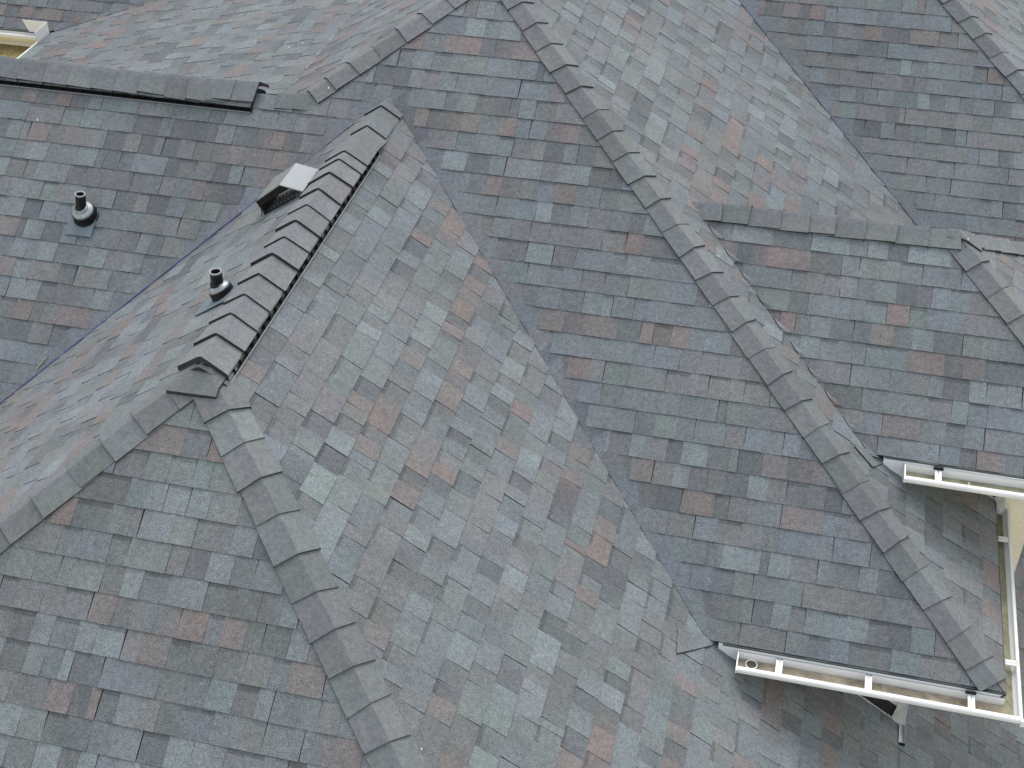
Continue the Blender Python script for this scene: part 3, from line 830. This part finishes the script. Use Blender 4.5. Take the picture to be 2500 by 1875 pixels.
vent_pipe(-.775, -3.105, zP3, .095, 'short black vent pipe with silver collar beside the front ridge',
          [(-.91, -3.22), (-.66, -3.22), (-.66, -2.98), (-.91, -2.98)], (0, 0), .72)

# hooded roof vent on the left slope of the front wing
hv = empty('roof_vent', HOUSE, 'grey metal hood vent with black wire mesh near the front ridge')
y0, y1 = -2.03, -1.763
prof = [(-1.024, -.820), (-.856, -.685), (-.708, -.712)]
mb = MB(); th = .006
for i in range(2):
    (xa, za), (xb, zb) = prof[i], prof[i + 1]
    mb.prism([(xa, y0 - .006, za + .004), (xb, y0 - .006, zb + .004), (xb, y1 + .006, zb + .004), (xa, y1 + .006, za + .004)], (0, 0, -.007), M_LID if i else M_HOOD)
mb.build('hood', hv)
mb = MB()   # front and rear side flanges: black band under the hood edge and the low front wall
for yy in (y0, y1):
    s = -1 if yy == y0 else 1
    mb.prism([(-1.030, yy, -.826), (-.856, yy, -.690), (-.80, yy, -.700), (-1.012, yy, -.866)], (0, -s * .003, 0), M_BLACK)
mb.prism([(-1.030, y0, -.826), (-1.030, y1, -.826), (-.985, y1, zP3(-.985, 0) + .005), (-.985, y0, zP3(-.985, 0) + .005)], (.004, 0, 0), M_BLACK)
mb.prism([(-1.034, y0 - .002, -.822), (-1.020, y0 - .002, -.822), (-.966, y0 - .002, zP3(-.966, 0) + .004), (-.980, y0 - .002, zP3(-.980, 0) + .004)], (0, .004, 0), M_BLACK)
mb.build('flange', hv)
for yy in (y0 + .004, y1 - .004):   # wire mesh filling the side openings
    mb = MB(); n = 10
    for i in range(n):
        t = i / (n - 1); xa = -1.004 + t * .235
        zt = -.862 + t * .160; 
        for dxx in (-.016, .016):
            xb = xa + dxx + .014
            zb_ = zP3(xb, 0) + .008
            a_, b_ = V((xa, yy, min(zt, -.692))), V((xb, yy, zb_))
            if b_.z > a_.z - .004: continue
            dd = (b_ - a_); L_ = dd.length; dd.normalize()
            mb.box((a_ + b_) / 2, (.0016, .0016, L_ / 2), M_BLACK, (dd.cross(V((0, 1, 0))).normalized(), V((0, 1, 0)), dd))
    mb.box((-.872, yy, zP3(-.872, 0) + .012), (.128, .003, .004), M_BLACK, (V((1, 0, SW)).normalized(), V((0, 1, 0)), V((-SW, 0, 1)).normalized()))
    mb.build('wire_mesh', hv)
mb = MB()
mb.prism([(-1.00, y0 + .02, zP3(-1.00, 0) + .012), (-.72, y0 + .02, zP3(-.72, 0) + .012), (-.72, y1 - .02, zP3(-.72, 0) + .012), (-1.00, y1 - .02, zP3(-1.00, 0) + .012)], (0, 0, -.004), M_LID)
mb.build('base_plate', hv)

# ------------------------------------------------------------------ small litter on the roof
def fleck(x, y, f, s, seed, label, group='white flecks scattered on the shingles'):
    rg = random.Random(seed); mb = MB()
    n = 7; z = f(x, y) + .013
    lo = [V((x + math.cos(2 * math.pi * i / n) * s * rg.uniform(.6, 1.1), y + math.sin(2 * math.pi * i / n) * s * rg.uniform(.6, 1.3), 0)) for i in range(n)]
    for p in lo: p.z = f(p.x, p.y) + .011
    top = [V((x + (p.x - x) * .6, y + (p.y - y) * .6, f(p.x, p.y) + .015 + rg.uniform(0, .003))) for p in lo]
    mb.face(top, M_FLECK)
    for i in range(n): mb.face([lo[i], lo[(i + 1) % n], top[(i + 1) % n], top[i]], M_FLECK)
    o = mb.build('white_fleck', None, label); o['category'] = 'fleck'; o['group'] = group
fl = 'tiny white fleck lying loose on the grey shingles'
for i, (x, y, f, s) in enumerate([(-1.284, .324, zL2, .016), (-1.60, .30, zL2, .012), (-1.70, .26, zL2, .010), (-.931, -.913, lambda x, y: zP4(x, y) + .02, .009),
        (3.447, -2.457, zP6, .009), (1.805, -1.50, zP5, .009), (-2.94, -1.30, zP4, .008), (.951, -5.20, zP2, .008), (3.30, -1.15, lambda x, y: fr(x, y) + .02, .010)]):
    fleck(x, y, f, s * .75, i, fl)
mb = MB(); a_ = V((-2.37, -2.76, zP4(0, -2.76) + .014)); b_ = V((-2.33, -2.69, zP4(0, -2.69) + .016)); dd = (b_ - a_).normalized()
mb.box((a_ + b_) / 2, (.0035, .0035, (b_ - a_).length / 2), M_TWIG, (dd.orthogonal().normalized(), dd.cross(dd.orthogonal()).normalized(), dd))
o = mb.build('twig', None, 'short pale twig lying by the blue chalked valley'); o['category'] = 'twig'

# ------------------------------------------------------------------ ground and grass
mb = MB(); G_ = 400
mb.face([(-G_, -G_, GROUND), (G_, -G_, GROUND), (G_, G_, GROUND), (-G_, G_, GROUND)], M_LAWN)
o = mb.build('lawn'); o['kind'] = 'structure'; o['label'] = 'open dry lawn round the foot of the house'; o['category'] = 'lawn'
mb = MB()
nx, ny = 24, 14; rg = random.Random(4)
hb = [[EZ - .285 + rg.uniform(-.012, .012) for j in range(ny + 1)] for i in range(nx + 1)]
for i in range(nx):
    for j in range(ny):
        q = [(-11.5 + (EX + .41 + 11.5) * a / nx, -.85 + (EY + .299 + .85) * b / ny, hb[a][b]) for a, b in ((i, j), (i + 1, j), (i + 1, j + 1), (i, j + 1))]
        mb.face(q, M_LAWN, smooth=True)
xa, xb, ya, yb_ = -11.5, EX + .41, -.85, EY + .299
for p, q in (((xa, ya), (xb, ya)), ((xb, ya), (xb, yb_)), ((xb, yb_), (xa, yb_)), ((xa, yb_), (xa, ya))):
    mb.face([(*p, GROUND), (*q, GROUND), (*q, EZ - .285), (*p, EZ - .285)], M_LAWN)
o = mb.build('terrain'); o['kind'] = 'structure'; o['label'] = 'raised bank of dry yellow green lawn in the courtyard corner'; o['category'] = 'lawn bank'
rg = random.Random(9); mb = MB()
for i in range(3800):
    x = rg.uniform(-7.5, EX + .3); y = rg.uniform(-.8, EY + .28)
    h = rg.uniform(.02, .06); a_ = rg.uniform(0, math.pi); w = .012
    p = V((x, y, EZ - .295)); t_ = V((math.cos(a_) * w, math.sin(a_) * w, 0))
    mb.face([p - t_, p + t_, p + V((rg.uniform(-.04, .04), rg.uniform(-.04, .04), h))], M_BLADE if rg.random() < .6 else M_BLADE2)
o = mb.build('grass'); o['kind'] = 'stuff'; o['label'] = 'short dry grass tufts on the courtyard lawn'; o['category'] = 'grass'

# ------------------------------------------------------------------ light
W = bpy.data.worlds.new('World'); SC.world = W; W.use_nodes = True
nt = W.node_tree; bg = nt.nodes['Background']
sky = nt.nodes.new('ShaderNodeTexSky'); sky.sky_type = 'NISHITA'; sky.sun_disc = False
EL, AZ = math.radians(53), math.radians(2)          # azimuth from +Y towards +X
sky.sun_elevation = EL; sky.sun_rotation = AZ
sky.dust_density = 3.0; sky.air_density = 1.0; sky.ozone_density = 1.0
hs = nt.nodes.new('ShaderNodeHueSaturation'); hs.inputs['Saturation'].default_value = 0.5   # thin overcast greys the blue
nt.links.new(sky.outputs['Color'], hs.inputs['Color']); cl = nt.nodes.new('ShaderNodeMix'); cl.data_type = 'RGBA'; cl.inputs['Factor'].default_value = 0.55   # even cloud cover
cl.inputs['B'].default_value = (4.15, 4.4, 4.65, 1)
nt.links.new(hs.outputs['Color'], cl.inputs['A']); nt.links.new(cl.outputs['Result'], bg.inputs['Color']); bg.inputs['Strength'].default_value = 0.15
ld = bpy.data.lights.new('sun', 'SUN'); ld.energy = 0.8; ld.angle = math.radians(45); ld.color = (1.0, .95, .87)
lo = bpy.data.objects.new('sun', ld); COL.objects.link(lo)
sd = V((math.sin(AZ) * math.cos(EL), math.cos(AZ) * math.cos(EL), math.sin(EL)))
lo.rotation_euler = (-sd).to_track_quat('-Z', 'Y').to_euler()
lo.location = sd * 30

# ------------------------------------------------------------------ camera
cd = bpy.data.cameras.new('camera'); cam = bpy.data.objects.new('camera', cd); COL.objects.link(cam)
cd.sensor_fit = 'HORIZONTAL'; cd.sensor_width = 36; cd.lens = 3327.1 * 36 / 2500
cd.clip_end = 2000; cd.clip_start = .1
r_ = V((.9718462, .23557796, -.00424129)); u_ = V((-.14224044, .60095482, .78652461)); w_ = V((-.18783669, .76377767, -.61754437))
cam.matrix_world = Matrix(((r_.x, u_.x, -w_.x, 2.26718), (r_.y, u_.y, -w_.y, -8.80419), (r_.z, u_.z, -w_.z, 3.50370), (0, 0, 0, 1)))
SC.camera = cam
SC.view_settings.view_transform = 'Standard'; SC.view_settings.look = 'None'
SC.view_settings.exposure = 0.93; SC.view_settings.gamma = 1.0
SC.render.resolution_x, SC.render.resolution_y = 1024, 768
